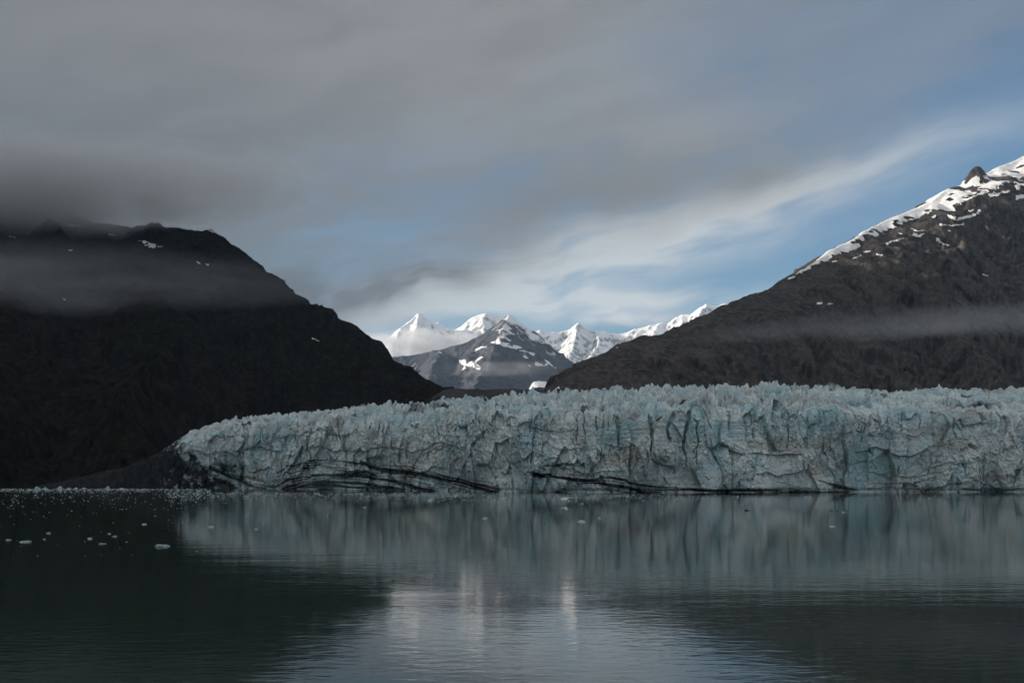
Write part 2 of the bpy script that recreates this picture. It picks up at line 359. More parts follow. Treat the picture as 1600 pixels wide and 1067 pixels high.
# central mountain with a spur towards us: its left flank lit, its right flank in shade
C_ridge = [P(500, 590, 6900), P(560, 572, 6950), P(600, 558, 7000), P(650, 553, 7000), P(690, 546, 7000), P(720, 537, 7000), P(745, 526, 7000), P(765, 513, 7000), P(780, 500, 7000), P(792, 491, 7000)]
C_right = [P(792, 491, 7000), P(806, 502, 7060), P(830, 520, 7150), P(850, 541, 7100), P(866, 563, 7000), P(890, 592, 6850)]
C_spur = [P(792, 491, 7000), P(786, 520, 6750), P(772, 548, 6500), P(756, 575, 6250), P(742, 600, 6000), P(736, 640, 5600)]
m_cent = mountain(-1500, 600, 5400, 7700, 10, [(C_ridge, lin(0.95)), (C_right, lin(0.95)), (C_spur, lin(0.8)), ([P(690, 546, 7000), P(680, 575, 6500), P(650, 620, 5900)], lin(0.7)), ([P(600, 558, 7000), P(590, 590, 6400)], lin(0.6))], M_CENT, 48, 300, 31,
                  'dark central pyramid mountain with snow patches, left flank sunlit', warp=0.3, fine=0.3, damp=(0.3, 250), rib=(0.2, 120, 0.5))
A_ridge = [P(540, 590, 10500), P(585, 545, 10600), P(608, 527, 10700), P(625, 510, 10800), P(640, 498, 10900), P(652, 489, 11000), P(663, 496, 11050), P(676, 503, 11100), P(684, 502, 11100), P(700, 511, 11200),
           P(710, 514, 11200), P(722, 507, 11200), P(733, 498, 11200), P(746, 492, 11200), P(757, 489, 11200), P(770, 492, 11200), P(788, 496, 11200), P(815, 508, 11300), P(840, 520, 11300)]
A_sp = [[P(652, 489, 11000), P(645, 540, 10300)], [P(684, 502, 11100), P(690, 550, 10300)], [P(757, 489, 11200), P(748, 550, 10400)], [P(625, 510, 10800), P(610, 550, 10200)]]
m_fl = mountain(-1900, 400, 9900, 11900, 12, [(A_ridge, lin(1.15))] + [(s, lin(0.85)) for s in A_sp], M_FAR, 56, 360, 41, 'white twin snow peaks rising behind cloud left of the central mountain', warp=0.3, fine=0.42, lat=0.25, damp=(0.6, 120))
B_ridge = [P(815, 530, 9900), P(832, 517, 9900), P(842, 513, 9900), P(853, 517, 9900), P(870, 518, 9950), P(887, 515, 10000), P(899, 507, 10000), P(904, 505, 10000), P(913, 513, 10000), P(930, 517, 10000),
           P(944, 515, 9950), P(957, 521, 9900), P(975, 518, 9900), P(988, 514, 9900), P(1010, 508, 9900), P(1030, 503, 9900), P(1043, 505, 9900), P(1052, 497, 9900), P(1066, 489, 9900), P(1076, 492, 9900),
           P(1090, 481, 9900), P(1105, 475, 9900), P(1120, 478, 9900), P(1160, 470, 9900), P(1230, 500, 9900)]
B_sp = [[P(904, 505, 10000), P(890, 560, 9200)], [P(944, 515, 9950), P(920, 570, 9000)], [P(1030, 503, 9900), P(985, 560, 9100)], [P(1105, 475, 9900), P(1060, 540, 9100)]]
m_fr = mountain(-100, 2400, 8600, 10700, 12, [(B_ridge, lin(1.1))] + [(s, lin(0.85)) for s in B_sp], M_FAR, 58, 380, 57, 'snow covered range glowing between the central mountain and the right cliffs', warp=0.3, fine=0.42, lat=0.25, damp=(0.6, 120))

# ------------------------------------------------------------------ snow patches draped on the rock
def bvh_of(o):
    me = o.data; n = len(me.vertices); v = np.empty(n * 3, np.float32); me.vertices.foreach_get('co', v)
    q = np.empty(len(me.polygons) * 4, np.int32); me.polygons.foreach_get('vertices', q)
    return BVHTree.FromPolygons([tuple(p) for p in v.reshape(-1, 3).tolist()], q.reshape(-1, 4).tolist())
def inside(px, py, poly):
    r = np.zeros(px.shape, bool); n = len(poly)
    for i in range(n):
        (xa, ya), (xb, yb) = poly[i], poly[(i + 1) % n]
        c = ((ya > py) != (yb > py)) & (px < (xb - xa) * (py - ya) / (yb - ya + 1e-9) + xa); r ^= c
    return r
EYE = Vector((0, 0, CAMZ))
def drape(bv, poly, parent, seed, lift=1.0, step=0.8, rag=1.5, jump=60, holes=0.75, smooth_it=3, **props):
    poly = np.array(poly, float); lo = poly.min(0) - 2; hi = poly.max(0) + 2
    gx = np.arange(lo[0], hi[0], step); gy = np.arange(lo[1], hi[1], step); X, Y = np.meshgrid(gx, gy)
    jx = fbm(X / 6, Y / 4, X * 0, 3, seed) * rag; jy = fbm(X / 6 + 4, Y / 4, X * 0, 3, seed + 3) * rag * 0.7
    ins = inside(X + jx, Y + jy, poly.tolist())
    if holes: ins &= fbm(X / 5, Y / 3, X * 0 + 2, 3, seed + 9) < holes
    vid = -np.ones(X.shape, int); V = []; dep = np.zeros(X.shape); ray = np.zeros(X.shape + (3,)); need2 = np.zeros(X.shape, bool)
    need = np.zeros(X.shape, bool); cellm = ins[:-1, :-1] & ins[:-1, 1:] & ins[1:, 1:] & ins[1:, :-1]
    for dj, di in ((0, 0), (0, 1), (1, 1), (1, 0)): need[dj:dj + cellm.shape[0], di:di + cellm.shape[1]] |= cellm
    for j, i in zip(*np.nonzero(need)):
        d = Vector(((X[j, i] - 800) / F, 1, (HZ - Y[j, i]) / F)).normalized()
        hit, nor, _, dist = bv.ray_cast(EYE, d)
        if hit is None: continue
        if nor.dot(d) > 0: nor = -nor
        dep[j, i] = dist; ray[j, i] = d; need2[j, i] = True
    sm = dep.copy(); wt = need2.astype(float)
    for _ in range(smooth_it):                     # snow fills the hollows: even out the surface under it
        num = np.zeros_like(sm); den = np.zeros_like(sm)
        for dj, di in ((0, 0), (0, 1), (0, -1), (1, 0), (-1, 0)):
            a_ = np.roll(np.roll(sm * wt, dj, 0), di, 1); b_ = np.roll(np.roll(wt, dj, 0), di, 1)
            okd = (b_ > 0) & (np.abs(np.where(b_ > 0, a_, 0) - sm) < jump * 0.5); num += np.where(okd, a_, 0); den += okd
        sm = np.where(need2 & (den > 0), num / np.maximum(den, 1), sm)
    sm = np.minimum(sm, dep + lift * 0.5)
    for j, i in zip(*np.nonzero(need2)):
        vid[j, i] = len(V); V.append(tuple(np.array(EYE) + ray[j, i] * (sm[j, i] - lift)))
    Q = []
    for j, i in zip(*np.nonzero(cellm)):
        q4 = [vid[j, i], vid[j, i + 1], vid[j + 1, i + 1], vid[j + 1, i]]
        if min(q4) < 0: continue
        dd = [V[k][1] for k in q4]
        if max(dd) - min(dd) < jump: Q.append(q4)
    if len(Q) < 2: return None
    V = np.array(V); Q = np.array(Q); used = np.zeros(len(V), bool); used[Q.ravel()] = True
    me = raw_mesh('snow_patch', V[used], (np.cumsum(used) - 1)[Q])
    return link('snow_patch', me, M_SNOW, parent, **props)

bv_r, bv_l, bv_c = bvh_of(m_right), bvh_of(m_left), bvh_of(m_cent)
def strip(pts, w):                                # slim patch round a line with half-width w
    up = [(x, y - w * (0.5 + 0.5 * math.sin(2.1 * i + 1))) for i, (x, y) in enumerate(pts)]; dn = [(x, y + w) for x, y in reversed(pts)]
    return up + dn
right_snow = [
    strip([(1425, 330), (1440, 322), (1462, 318), (1480, 310)], 3), strip([(1478, 318), (1500, 316), (1520, 306), (1545, 298)], 3), strip([(1545, 306), (1560, 302), (1578, 296)], 4), strip([(1586, 309), (1600, 306), (1615, 304)], 4),
    strip([(1480, 338), (1495, 341), (1515, 337), (1533, 329)], 3.5), strip([(1468, 351), (1485, 352), (1505, 349)], 2.2), strip([(1422, 357), (1434, 360), (1445, 359)], 2.2), strip([(1425, 366), (1437, 368), (1444, 364)], 3),
    strip([(1385, 381), (1400, 376), (1418, 371)], 2.5), [(1464, 370), (1470, 372), (1472, 378), (1484, 382), (1486, 386), (1474, 382), (1462, 379)], strip([(1400, 348), (1420, 344), (1440, 336)], 2), strip([(1512, 330), (1522, 327)], 2),
    strip([(1322, 383), (1332, 379)], 2), strip([(1368, 397), (1378, 399)], 2), strip([(1350, 393), (1362, 393)], 1.6), strip([(1535, 429), (1545, 431)], 2), strip([(1276, 474), (1286, 473)], 1.8), strip([(1294, 474), (1302, 474)], 1.8),
    strip([(1330, 404), (1345, 399)], 1.4), strip([(1268, 414), (1276, 411)], 2), strip([(1455, 340), (1462, 338)], 2.5), strip([(1481, 360), (1486, 361)], 1.5), strip([(1300, 408), (1308, 407)], 1.4), strip([(1405, 365), (1412, 367)], 1.2)]
for k, pl in enumerate(right_snow):
    drape(bv_r, pl, m_right, 200 + k, 3.5, 0.7, 1.6, 120)
X, Y, H0, cd = BASE[m_right.name]
U_ = 800 + X / Y * F; Wd = np.interp(U_, [1250, 1275, 1300, 1400, 1480, 1560, 1640, 1900], [0, 12, 22, 40, 62, 105, 150, 190])
rag_ = fbm(X / 45, Y / 45, X * 0, 4, 261) * 30 * np.clip(Wd / 100, 0.2, 1.2)
ms = (cd + rag_ < Wd) & ~((np.abs(U_ - 1523) < 15) & (np.abs(Y - 3010) < 26))
ms &= ~((fbm(X / 22, Y / 22, X * 0, 3, 265) > 0.75) & (cd > Wd * 0.35))
Zs = H0 + 4.5 + fbm(X / 30, Y / 30, X * 0, 3, 267) * 1.2 - 4.0 * sstep(cd + rag_, Wd - 14, Wd)
Q = grid_quads(*X.shape); Q = Q[ms.ravel()[Q].all(1)]; V = np.stack([X, Y, Zs], -1).reshape(-1, 3)
used = np.zeros(len(V), bool); used[Q.ravel()] = True
link('snow_field', raw_mesh('snow_field', V[used], (np.cumsum(used) - 1)[Q]), M_SNOW, m_right, label='broad sunlit snowfield along the crest')
left_snow = [[(208, 374), (225, 376), (238, 381), (257, 386), (240, 388), (228, 386), (222, 379)], strip([(102, 352), (118, 352), (132, 354)], 2.2), strip([(302, 350), (318, 356), (338, 363), (346, 366)], 2.2), strip([(308, 409), (314, 411)], 2), strip([(320, 412), (327, 414)], 1.5),
             strip([(168, 366), (182, 367)], 1.4), strip([(14, 370), (24, 371)], 1.5), strip([(106, 392), (114, 390)], 1.5), strip([(488, 528), (500, 533)], 1.8), strip([(98, 467), (104, 469)], 1.5)]
for k, pl in enumerate(left_snow): drape(bv_l, pl, m_left, 300 + k, 1.4, 0.8, 1.2, 90)
cent_snow = [[(717, 562), (726, 560), (730, 566), (740, 564), (752, 556), (755, 558), (744, 567), (752, 572), (750, 578), (738, 574), (728, 576), (720, 580), (724, 572), (718, 566)],
             [(766, 536), (778, 528), (786, 534), (800, 538), (812, 540), (822, 548), (838, 552), (834, 556), (818, 549), (804, 546), (790, 542), (776, 538)], strip([(742, 548), (752, 542), (762, 541)], 2.5), strip([(818, 556), (826, 560)], 2), strip([(836, 568), (850, 570), (858, 566)], 3),
             strip([(824, 570), (830, 573)], 1.6), strip([(850, 562), (862, 570), (868, 574)], 2), strip([(634, 580), (642, 574), (650, 566)], 2.2), strip([(640, 584), (648, 576), (654, 568)], 1.8), strip([(778, 520), (784, 514), (790, 506)], 2)]
for k, pl in enumerate(cent_snow): drape(bv_c, pl, m_cent, 400 + k, 5.0, 0.45, 1.0, 260)

# ------------------------------------------------------------------ valley floor behind the ice: dark moraine rising to a far bright glacier
xs = np.arange(-250, 360, 6.0); ys = np.concatenate([np.arange(1040, 2200, 9.0), np.arange(2200, 6800, 34.0)])
X, Y = np.meshgrid(xs, ys)
Zl = np.interp(Y, [1000, 1300, 1600, 2200, 3000, 4000, 5000, 6800], [CAMZ + (HZ - 655) / F * 1000, CAMZ + (HZ - 628) / F * 1300, CAMZ + (HZ - 611) / F * 1600, CAMZ + (HZ - 609) / F * 2200, CAMZ + (HZ - 611) / F * 3000, CAMZ + (HZ - 609) / F * 4000, CAMZ + (HZ - 608) / F * 5000, 560])
Z = Zl - 34 * sstep(-(800 + X / Y * F), -700, -640) + ridged(X / 60, Y / 60, X * 0, 5, 71) * 11 - 7 + fbm(X / 12, Y / 12, X * 0, 3, 72) * 2.0
link('valley_floor', raw_mesh('valley_floor', np.stack([X, Y, Z], -1).reshape(-1, 3), grid_quads(*X.shape)), M_MORAINE, kind='structure', label='dark moraine ground behind the ice front')
xs = np.arange(-80, 420, 5.0); ys = np.arange(4300, 5400, 9.0); X, Y = np.meshgrid(xs, ys)
edge = sstep(X, 30, 120) * sstep(-X, -330, -260)
Z = CAMZ + (HZ - 606) / F * 4300 - 22 + edge * (24 + (Y - 4300) * 0.105) + ridged(X / 45, Y / 45, X * 0, 5, 77) * 14 * edge
M_FARICE, t_ = new_mat('far_glacier_snow'); pos_ = t_.n('ShaderNodeNewGeometry').outputs['Position']
n_ = t_.noise(pos_, 0.03, 7, 0.65, 0.3)
bsdf(t_, t_.mix(t_.smooth(n_, 0.4, 0.65), (0.74, 0.76, 0.76), (0.42, 0.44, 0.45)), 0.8, t_.bump(n_, 0.9, 14))
link('glacier', raw_mesh('glacier', np.stack([X, Y, Z], -1).reshape(-1, 3), grid_quads(*X.shape)), M_FARICE, label='distant pale glacier tongue at the foot of the central mountain', category='glacier')

# ------------------------------------------------------------------ water
m, t = new_mat('silty_fjord_water'); pos = t.n('ShaderNodeNewGeometry').outputs['Position']
py_ = t.sep(pos)[1]
patch = t.noise(pos, 0.012, 4, 0.55, 0.4, (0.6, 1.6, 1))
near = t.smooth(py_, 60.0, 330.0, 1.0, 0.0)
rip1 = t.noise(pos, 0.8, 3, 0.5, 0.3, (0.5, 1.0, 1)); rip2 = t.noise(pos, 0.16, 3, 0.5, 0.3, (0.35, 1.0, 1)); swell = t.noise(pos, 0.035, 2, 0.5, 0.0, (0.4, 1.0, 1))
amt = t.add(0.32, t.mul(near, t.smooth(patch, 0.38, 0.60, 0.15, 1.0)))
h = t.mul(t.add(t.mul(rip1, t.smooth(py_, 70.0, 190.0, 0.025, 0.017)), t.mul(rip2, 0.024), t.mul(swell, 0.03)), amt)
M_WATER = m
bsdf(t, (0.021, 0.035, 0.026), 0.06, t.bump(h, 1.0, 1.0), 0.5, IOR=1.333)
V = np.array([(-4500, -4000, 0), (3500, -4000, 0), (3500, 1500, 0), (-4500, 1500, 0)], float)
link('water', raw_mesh('water', V, np.array([[0, 1, 2, 3]])), M_WATER, kind='structure', label='calm grey green fjord water reflecting the ice front')

# ------------------------------------------------------------------ the glacier
FX = np.array([-560, -480, -390, -300, -200, -110, -10, 100, 250, 400, 560, 700]); FY = np.array([1150, 1095, 1050, 1000, 930, 860, 795, 765, 770, 785, 800, 830])
def front_y(x): return np.interp(x, FX, FY)
def from_px(pts, back=0.0):                       # photo bearings along the crest -> x and height on the front
    out = []
    for px, py in pts:
        u = (px - 800) / F; d = 900.0
        for _ in range(30): d = front_y(u * d) + back
        out.append((u * d, CAMZ + (HZ - py) / F * d))
    return np.array(out)
crest = from_px([(40, 762), (100, 752), (150, 742), (200, 732), (245, 715), (270, 702), (300, 690), (320, 682), (360, 668), (440, 662), (540, 655), (600, 652), (700, 648), (800, 646), (900, 640), (1000, 637), (1100, 634), (1200, 640), (1300, 642), (1400, 642), (1500, 644), (1620, 644), (1900, 648)], 12)
sky_l = from_px([(40, 764), (100, 756), (150, 748), (200, 738), (245, 720), (280, 697), (320, 674), (360, 659), (440, 652), (540, 643), (600, 636), (680, 627), (740, 624), (800, 619), (850, 615), (920, 612), (1000, 609), (1100, 604), (1250, 603), (1330, 609), (1400, 611), (1600, 609), (1900, 611)], 200)
DX = 0.55
gx = np.concatenate([np.arange(-545, 430, DX), np.arange(430, 640, 1.2)])
Hc = np.interp(gx, crest[:, 0], crest[:, 1]); Hs = np.interp(gx * 1.0 + gx / front_y(gx) * 190, sky_l[:, 0], sky_l[:, 1])
fr = np.linspace(0, 1, 165); tr = np.concatenate([np.arange(0.8, 60, 1.0), np.arange(60, 210, 1.7), np.arange(210, 330, 6)])
nf, ntp = len(fr), len(tr)
Xf = np.broadcast_to(gx, (nf, len(gx))).copy(); bulge = fbm(gx / 70, gx * 0, gx * 0, 4, 501)
lean = 9 + 5 * fbm(gx / 40, gx * 0 + 3, gx * 0, 3, 503)
Zf = -3 + fr[:, None] * (Hc + 3)[None, :]
Yf = front_y(gx)[None, :] + bulge[None, :] * 9 + lean[None, :] * fr[:, None] ** 1.6 + 6 * np.clip(fr[:, None] - 0.86, 0, 1) ** 2 * 40
Xt = np.broadcast_to(gx, (ntp, len(gx))).copy(); spread = gx / front_y(gx)
Xt = Xt + spread[None, :] * tr[:, None]
prof_t = np.interp(tr, [0, 15, 60, 120, 190, 250, 330], [0.0, 0.06, 0.32, 0.66, 1.0, 0.85, 0.35])
Zt = Hc[None, :] + (Hs - Hc)[None, :] * prof_t[:, None]
Yt = Yf[-1][None, :] + tr[:, None]
X = np.concatenate([Xf, Xt]); Y = np.concatenate([Yf, Yt]); Z = np.concatenate([Zf, Zt])
top = np.concatenate([sstep(fr, 0.74, 1.0) * 0.6, 0.6 + 0.4 * sstep(tr, 0, 12)])[:, None] * np.ones_like(X)   # 0 on the wall, 1 on the upper surface
# place on the photo, for dirt bands and named cracks
U = 800 + X / Y * F; W = HZ - (Z - CAMZ) / Y * F
bnd = 276 + np.clip(W - 690, 0, 80) * 1.25 + 26 * fbm(X / 9, Y / 12, Z / 6, 4, 505)
margin = 1 - sstep(U, bnd - 34, bnd + 34)           # debris covered left edge
zn = fbm(X / 30, Y / 30, Z / 30, 3, 509); smooth_zone = np.clip(1.25 * np.exp(-((U - 1050 + 40 * zn) / 165) ** 2) * np.exp(-((W - 674 + 16 * zn) / 34) ** 2), 0, 1)
rough = (1 - 0.75 * smooth_zone) * np.clip(0.80 + 0.75 * fbm(X / 34, Y / 34, Z / 26, 3, 507), 0.22, 1.35)
small = np.clip(Hc / 55, 0.30, 1.0)[None, :]
wx = X + 1.6 * fbm(X / 26, Y / 22, Z / 40, 2, 511); wz = Z + 1.6 * fbm(X / 18 + 5, Y / 18, Z / 18, 2, 513)
crk = sstep(fbm(X / 45, Y / 45, Z / 30, 3, 515), -0.1, 0.6)              # where blocks stand apart
f1, f2, rv, tl = cells(wx / 15, Y / 24, wz / 30, 521); D = (rv * 2.6 + tl * 5.2 - 0.5 * crk * np.exp(-((f2 - f1) / 0.05)))
f1, f2, rv, tl = cells(wx / 4.6, Y / 9, wz / 13, 523); D += rough * (rv * 1.1 + tl * 2.4 - 0.1 * crk * np.exp(-((f2 - f1) / 0.08)))
f1, f2, rv, tl = cells(X / 2.3 + wx / 7, Y / 3.5, Z / 3.4, 525); D += (0.25 + 0.75 * rough) * (rv * 0.38 + tl * 1.15)
D += fbm(X / 34, Y / 34, Z / 55, 3, 531) * 6.5 * (0.6 + 0.4 * rough) + fbm(X / 2.2, Y / 2.2, Z / 2.0, 2, 533) * (0.22 + 0.35 * rough)
D += rough * (ridged(X / 5.0 + 0.08 * Z, Y / 30, Z / 45, 3, 535) - 0.3) * 1.6      # vertical flutes
lz = (Z + 7 * fbm(X / 30, Y / 30, Z / 60, 3, 545)) / 17.0; D += (0.5 - (lz - np.floor(lz))) * 2.6 * sstep(fbm(X / 40, Y / 40, Z / 30, 2, 547), -0.1, 0.5) * (1 - smooth_zone)   # ledges left by calving
D += smooth_zone * fbm(X / 60, Y / 60, Z / 1.6, 2, 537) * 0.55           # fine horizontal layering on the clean wall
# seracs: tall blades and towers split by crevasses on the upper surface
k0 = nf - 45; ser = np.zeros_like(X)
f1, f2, rv, tl = cells((wx / 8.5 + 0.25 * Y / 16)[k0:], (Y / 15)[k0:], X[k0:] * 0, 541, True)
s1 = rv * 3.4 + tl * 6.5 - 6.5 * np.exp(-((f2 - f1) / 0.16)) + 3.2 * (0.5 - f1)
f1, f2, rv, tl = cells((wx / 3.6)[k0:], (Y / 6.5)[k0:], X[k0:] * 0, 543, True)
ser[k0:] = s1 + rv * 1.5 + tl * 3.2 - 2.2 * np.exp(-((f2 - f1) / 0.16))
ser *= 1.08
ser_k = np.interp(U, [250, 420, 900, 1250, 1350, 1600], [0.55, 0.75, 0.85, 1.0, 0.65, 0.55])
edge_fade = 1 - sstep(Y - front_y(X), 230, 300)
cracks = [([(965, 652), (968, 672), (966, 698)], 5.5, 5), ([(1013, 648), (1017, 668), (1018, 690), (1017, 712)], 5.0, 5), ([(1052, 648), (1046, 662), (1041, 672), (1046, 690)], 6.5, 5), ([(1078, 640), (1074, 660), (1069, 680), (1068, 700), (1072, 714)], 7.0, 6),
          ([(1084, 654), (1089, 662), (1089, 690), (1086, 728)], 2.2, 4), ([(1102, 640), (1102, 652), (1109, 672)], 2.2, 3), ([(903, 640), (901, 670), (901, 686)], 1.8, 3), ([(912, 634), (912, 660), (914, 692)], 1.8, 3), ([(932, 650), (933, 672)], 2.5, 3),
          ([(1230, 664), (1230, 690), (1227, 702)], 2.2, 4), ([(1358, 700), (1363, 715)], 2, 3), ([(1370, 645), (1374, 670)], 3, 4), ([(1398, 648), (1400, 664)], 2.5, 3), ([(1380, 636), (1383, 652)], 2, 3), ([(1206, 640), (1204, 664)], 2.5, 4), ([(1178, 668), (1178, 688)], 1.8, 3),
          ([(1516, 695), (1522, 700), (1528, 706)], 5, 5), ([(1502, 655), (1508, 665)], 6, 5), ([(1549, 645), (1551, 662)], 5, 5), ([(600, 664), (599, 684)], 2.5, 3), ([(534, 684), (534, 704)], 2.5, 2.5), ([(1262, 726), (1262, 740)], 2, 3), ([(1404, 728), (1404, 744)], 1.6, 3), ([(1488, 744), (1494, 762)], 2, 3)]
rc = random.Random(77)                            # more clefts running down from the crest
for _ in range(50):
    cx_ = rc.uniform(340, 1600); yt = np.interp(cx_, [340, 600, 900, 1100, 1600], [672, 656, 642, 638, 645]) + rc.uniform(-3, 12); ln = rc.uniform(8, 34); dx0 = rc.uniform(-5, 5)
    cracks.append(([(cx_, yt), (cx_ + dx0 * 0.6, yt + ln * 0.5), (cx_ + dx0 + rc.uniform(-2, 2), yt + ln)], rc.choice([1.2, 1.5, 1.8, 2.2, 3.5]), rc.uniform(2, 4)))
def seg_dist(px, py, pts):
    best = np.full(px.shape, 1e9)
    for (xa, ya), (xb, yb) in zip(pts[:-1], pts[1:]):
        dx_, dy_ = xb - xa, yb - ya; tt = np.clip(((px - xa) * dx_ + (py - ya) * dy_) / (dx_ * dx_ + dy_ * dy_ + 1e-9), 0, 1)
        best = np.minimum(best, np.hypot(px - xa - tt * dx_, py - ya - tt * dy_))
    return best
Uw = U + fbm(X / 4, Y / 4, Z / 5, 3, 551) * 1.6; Ww = W + fbm(X / 4 + 3, Y / 4, Z / 5, 3, 553) * 1.2
blue = np.zeros_like(X); carve = np.zeros_like(X)
for pts, wd, dp in cracks:
    pa = np.array(pts); lo, hi = pa.min(0) - 14, pa.max(0) + 14
    msk = (U > lo[0]) & (U < hi[0]) & (W > lo[1]) & (W < hi[1])
    tpr = np.interp(Ww[msk], [pa[:, 1].min() - 3, pa[:, 1].min() + 8, pa[:, 1].max() - 4, pa[:, 1].max() + 2], [0.6, 1.0, 0.45, 0.1])
    g_ = np.exp(-(seg_dist(Uw[msk], Ww[msk], pts) / (wd * 0.5 * tpr)) ** 4)
    carve[msk] = np.maximum(carve[msk], g_ * dp); blue[msk] = np.maximum(blue[msk], g_ * (0.85 if wd > 3 else 0.3))
D = D * small * (1 - 0.25 * margin) - carve
# melt notch at the waterline
notch = np.exp(-((Z - 1.2) / 1.6) ** 2) * (2.2 + 1.8 * fbm(X / 30, Y * 0, Z * 0, 3, 561)) * sstep(X, -260, -150)
D -= np.clip(notch, 0, 9)
ny = -(1 - top); nz = top
X2 = X + fbm(X / 9, Y / 9, Z / 9, 2, 571) * 0.4 * small
Y2 = Y + ny * D + top * 1.5 * fbm(X / 8, Y / 8, Z / 8, 3, 575)
Z2 = Z + nz * (ser * ser_k * edge_fade * small * (1 - 0.35 * margin)) + top * 0.35 * D + (1 - top) * 0.18 * D * sstep(Z, 4, 14) + margin * sstep(Z, 1, 8) * (ridged(X / 9, Y / 9, Z / 9, 3, 577) - 0.3) * 4.0
Z2[0] = -4
# dirt: thin dark layers folded into the ice, rubble along the left edge; also painted shade in the waterline notch
Wb = W + fbm(X / 16, Y / 16, Z / 10, 3, 599) * 0.9
def band(pts, th, amp=1.0):
    pts = np.array(pts); yc = np.interp(U, pts[:, 0], pts[:, 1]); tk = np.interp(U, pts[:, 0], np.array(th, float) if hasattr(th, '__len__') else np.full(len(pts), th))
    dd = Wb - yc; fade = np.interp(U, [pts[0, 0] - 1, pts[0, 0] + 12, pts[-1, 0] - 12, pts[-1, 0] + 1], [0, 1, 1, 0])
    lam = vnoise(U / 80, dd / 2.2, X * 0, 601) * 0.6 + vnoise(U / 40, dd / 1.1, X * 0, 607) * 0.5
    return amp * fade * np.clip(0.95 * np.exp(-(dd / (tk * 1.1)) ** 2) + (lam + 0.12) * np.exp(-(dd / (tk * 3.0)) ** 2), 0, 1)
dirt = np.zeros_like(X)
for pts, th, am in [
    ([(318, 727), (345, 737), (375, 750), (400, 760), (430, 766)], [2, 3, 3, 3, 2], 0.8), ([(300, 720), (325, 731), (360, 745), (400, 756), (440, 763)], 1.5, 0.7),
    ([(425, 742), (445, 733), (470, 723), (500, 720), (540, 721), (580, 726), (640, 736), (700, 748), (750, 760), (790, 768)], [1.5, 2, 2, 2, 2.5, 3.5, 5, 6, 5.5, 3], 0.85),
    ([(425, 747), (455, 740), (475, 730), (510, 724), (560, 725), (610, 733), (660, 744)], 1.4, 0.75),
    ([(450, 755), (480, 746), (505, 742), (545, 741), (580, 744), (620, 752), (660, 762), (690, 768)], [2, 3, 3, 2.5, 2.5, 4, 4, 2], 0.85),
    ([(440, 766), (480, 758), (520, 754), (560, 756), (600, 762), (640, 767)], [3, 5, 6, 6, 5, 3], 0.75), ([(400, 768), (500, 767), (620, 768), (700, 769)], 2.5, 0.8),
    ([(560, 726), (640, 730), (720, 736), (800, 742)], 1.0, 0.35),
    ([(820, 738), (845, 743), (880, 748), (930, 751), (975, 756), (1010, 763), (1045, 767)], [1.5, 2.5, 3, 5.5, 9, 8, 4], 1.0), ([(838, 730), (860, 729), (880, 726), (905, 728)], 2.0, 0.7),
    ([(800, 766), (830, 768), (900, 769)], 1.6, 0.6), ([(980, 764), (1060, 766), (1150, 767), (1250, 769), (1340, 770)], [3, 3, 2.5, 2.5, 2], 0.9), ([(1270, 748), (1290, 753), (1308, 760), (1330, 766), (1350, 769)], [1.5, 2, 3, 3, 2], 0.8),  # the long waterline band paints the undercut's shade into the melt notch
    ([(1195, 748), (1230, 756), (1260, 764)], 1.2, 0.6), ([(1285, 750), (1330, 754), (1380, 758), (1440, 752), (1480, 740)], 1.0, 0.5), ([(1340, 766), (1400, 762), (1460, 764)], 1.2, 0.5), ([(1420, 746), (1470, 738), (1485, 730)], 0.9, 0.5), ([(1495, 764), (1540, 768), (1600, 764)], 1.5, 0.6),
    ([(895, 690), (920, 700), (945, 706)], 0.8, 0.35), ([(860, 676), (885, 684), (905, 698), (935, 705)], 0.8, 0.4), ([(1140, 737), (1170, 740), (1200, 748)], 0.9, 0.45), ([(650, 655), (700, 660)], 2, 0.2)]:
    dirt = np.maximum(dirt, band(pts, th, am))
yo = np.interp(U, [425, 470, 500, 580, 640, 700, 790], [742, 723, 720, 726, 736, 748, 768]); dd_ = Wb - yo
arch = sstep(dd_, -3, 4) * sstep(Uw, 400, 450) * (1 - sstep(Uw, 700, 790))
dirt = np.maximum(dirt, arch * np.clip(0.30 + 0.75 * vnoise(U / 70, dd_ / 3.0, X * 0, 641) + 0.5 * vnoise(U / 30, dd_ / 1.3, X * 0, 643), 0, 0.8))
lowr = sstep(Ww, 738, 762) * sstep(Uw, 800, 900)
dirt = np.maximum(dirt, lowr * np.clip(0.05 + 0.55 * vnoise(U / 60, Ww / 3.0, X * 0, 645) + 0.3 * vnoise(U / 24, Ww / 1.4, X * 0, 647), 0, 0.6))
dirt = np.maximum(dirt, 0.85 * sstep(-Uw, -450, -400) * sstep(Uw, 250, 300) * sstep(Ww, 716 + (Uw - 300) * 0.2, 732 + (Uw - 300) * 0.2) * np.clip(0.50 + 0.8 * vnoise(U / 50, (Ww - 0.28 * Uw) / 3.5, X * 0, 649) + 0.4 * vnoise(U / 20, (Ww - 0.28 * Uw) / 1.5, X * 0, 651), 0, 0.85))
dirt = np.maximum(dirt, margin * np.clip(0.95 + 0.9 * fbm(X / 7, Y / 14, Z / 9, 4, 611) * (0.25 + 0.75 * sstep(U, 190, 300)) + 0.25 * sstep(-X, 300, 380), 0, 1))
mg2 = (1 - sstep(U, bnd - 10, bnd + 130)) * sstep(Ww, 690, 730)
dirt = np.maximum(dirt, mg2 * np.clip(0.50 + 0.5 * fbm(X / 10, Y / 14, Z / 5, 4, 655), 0, 0.9))
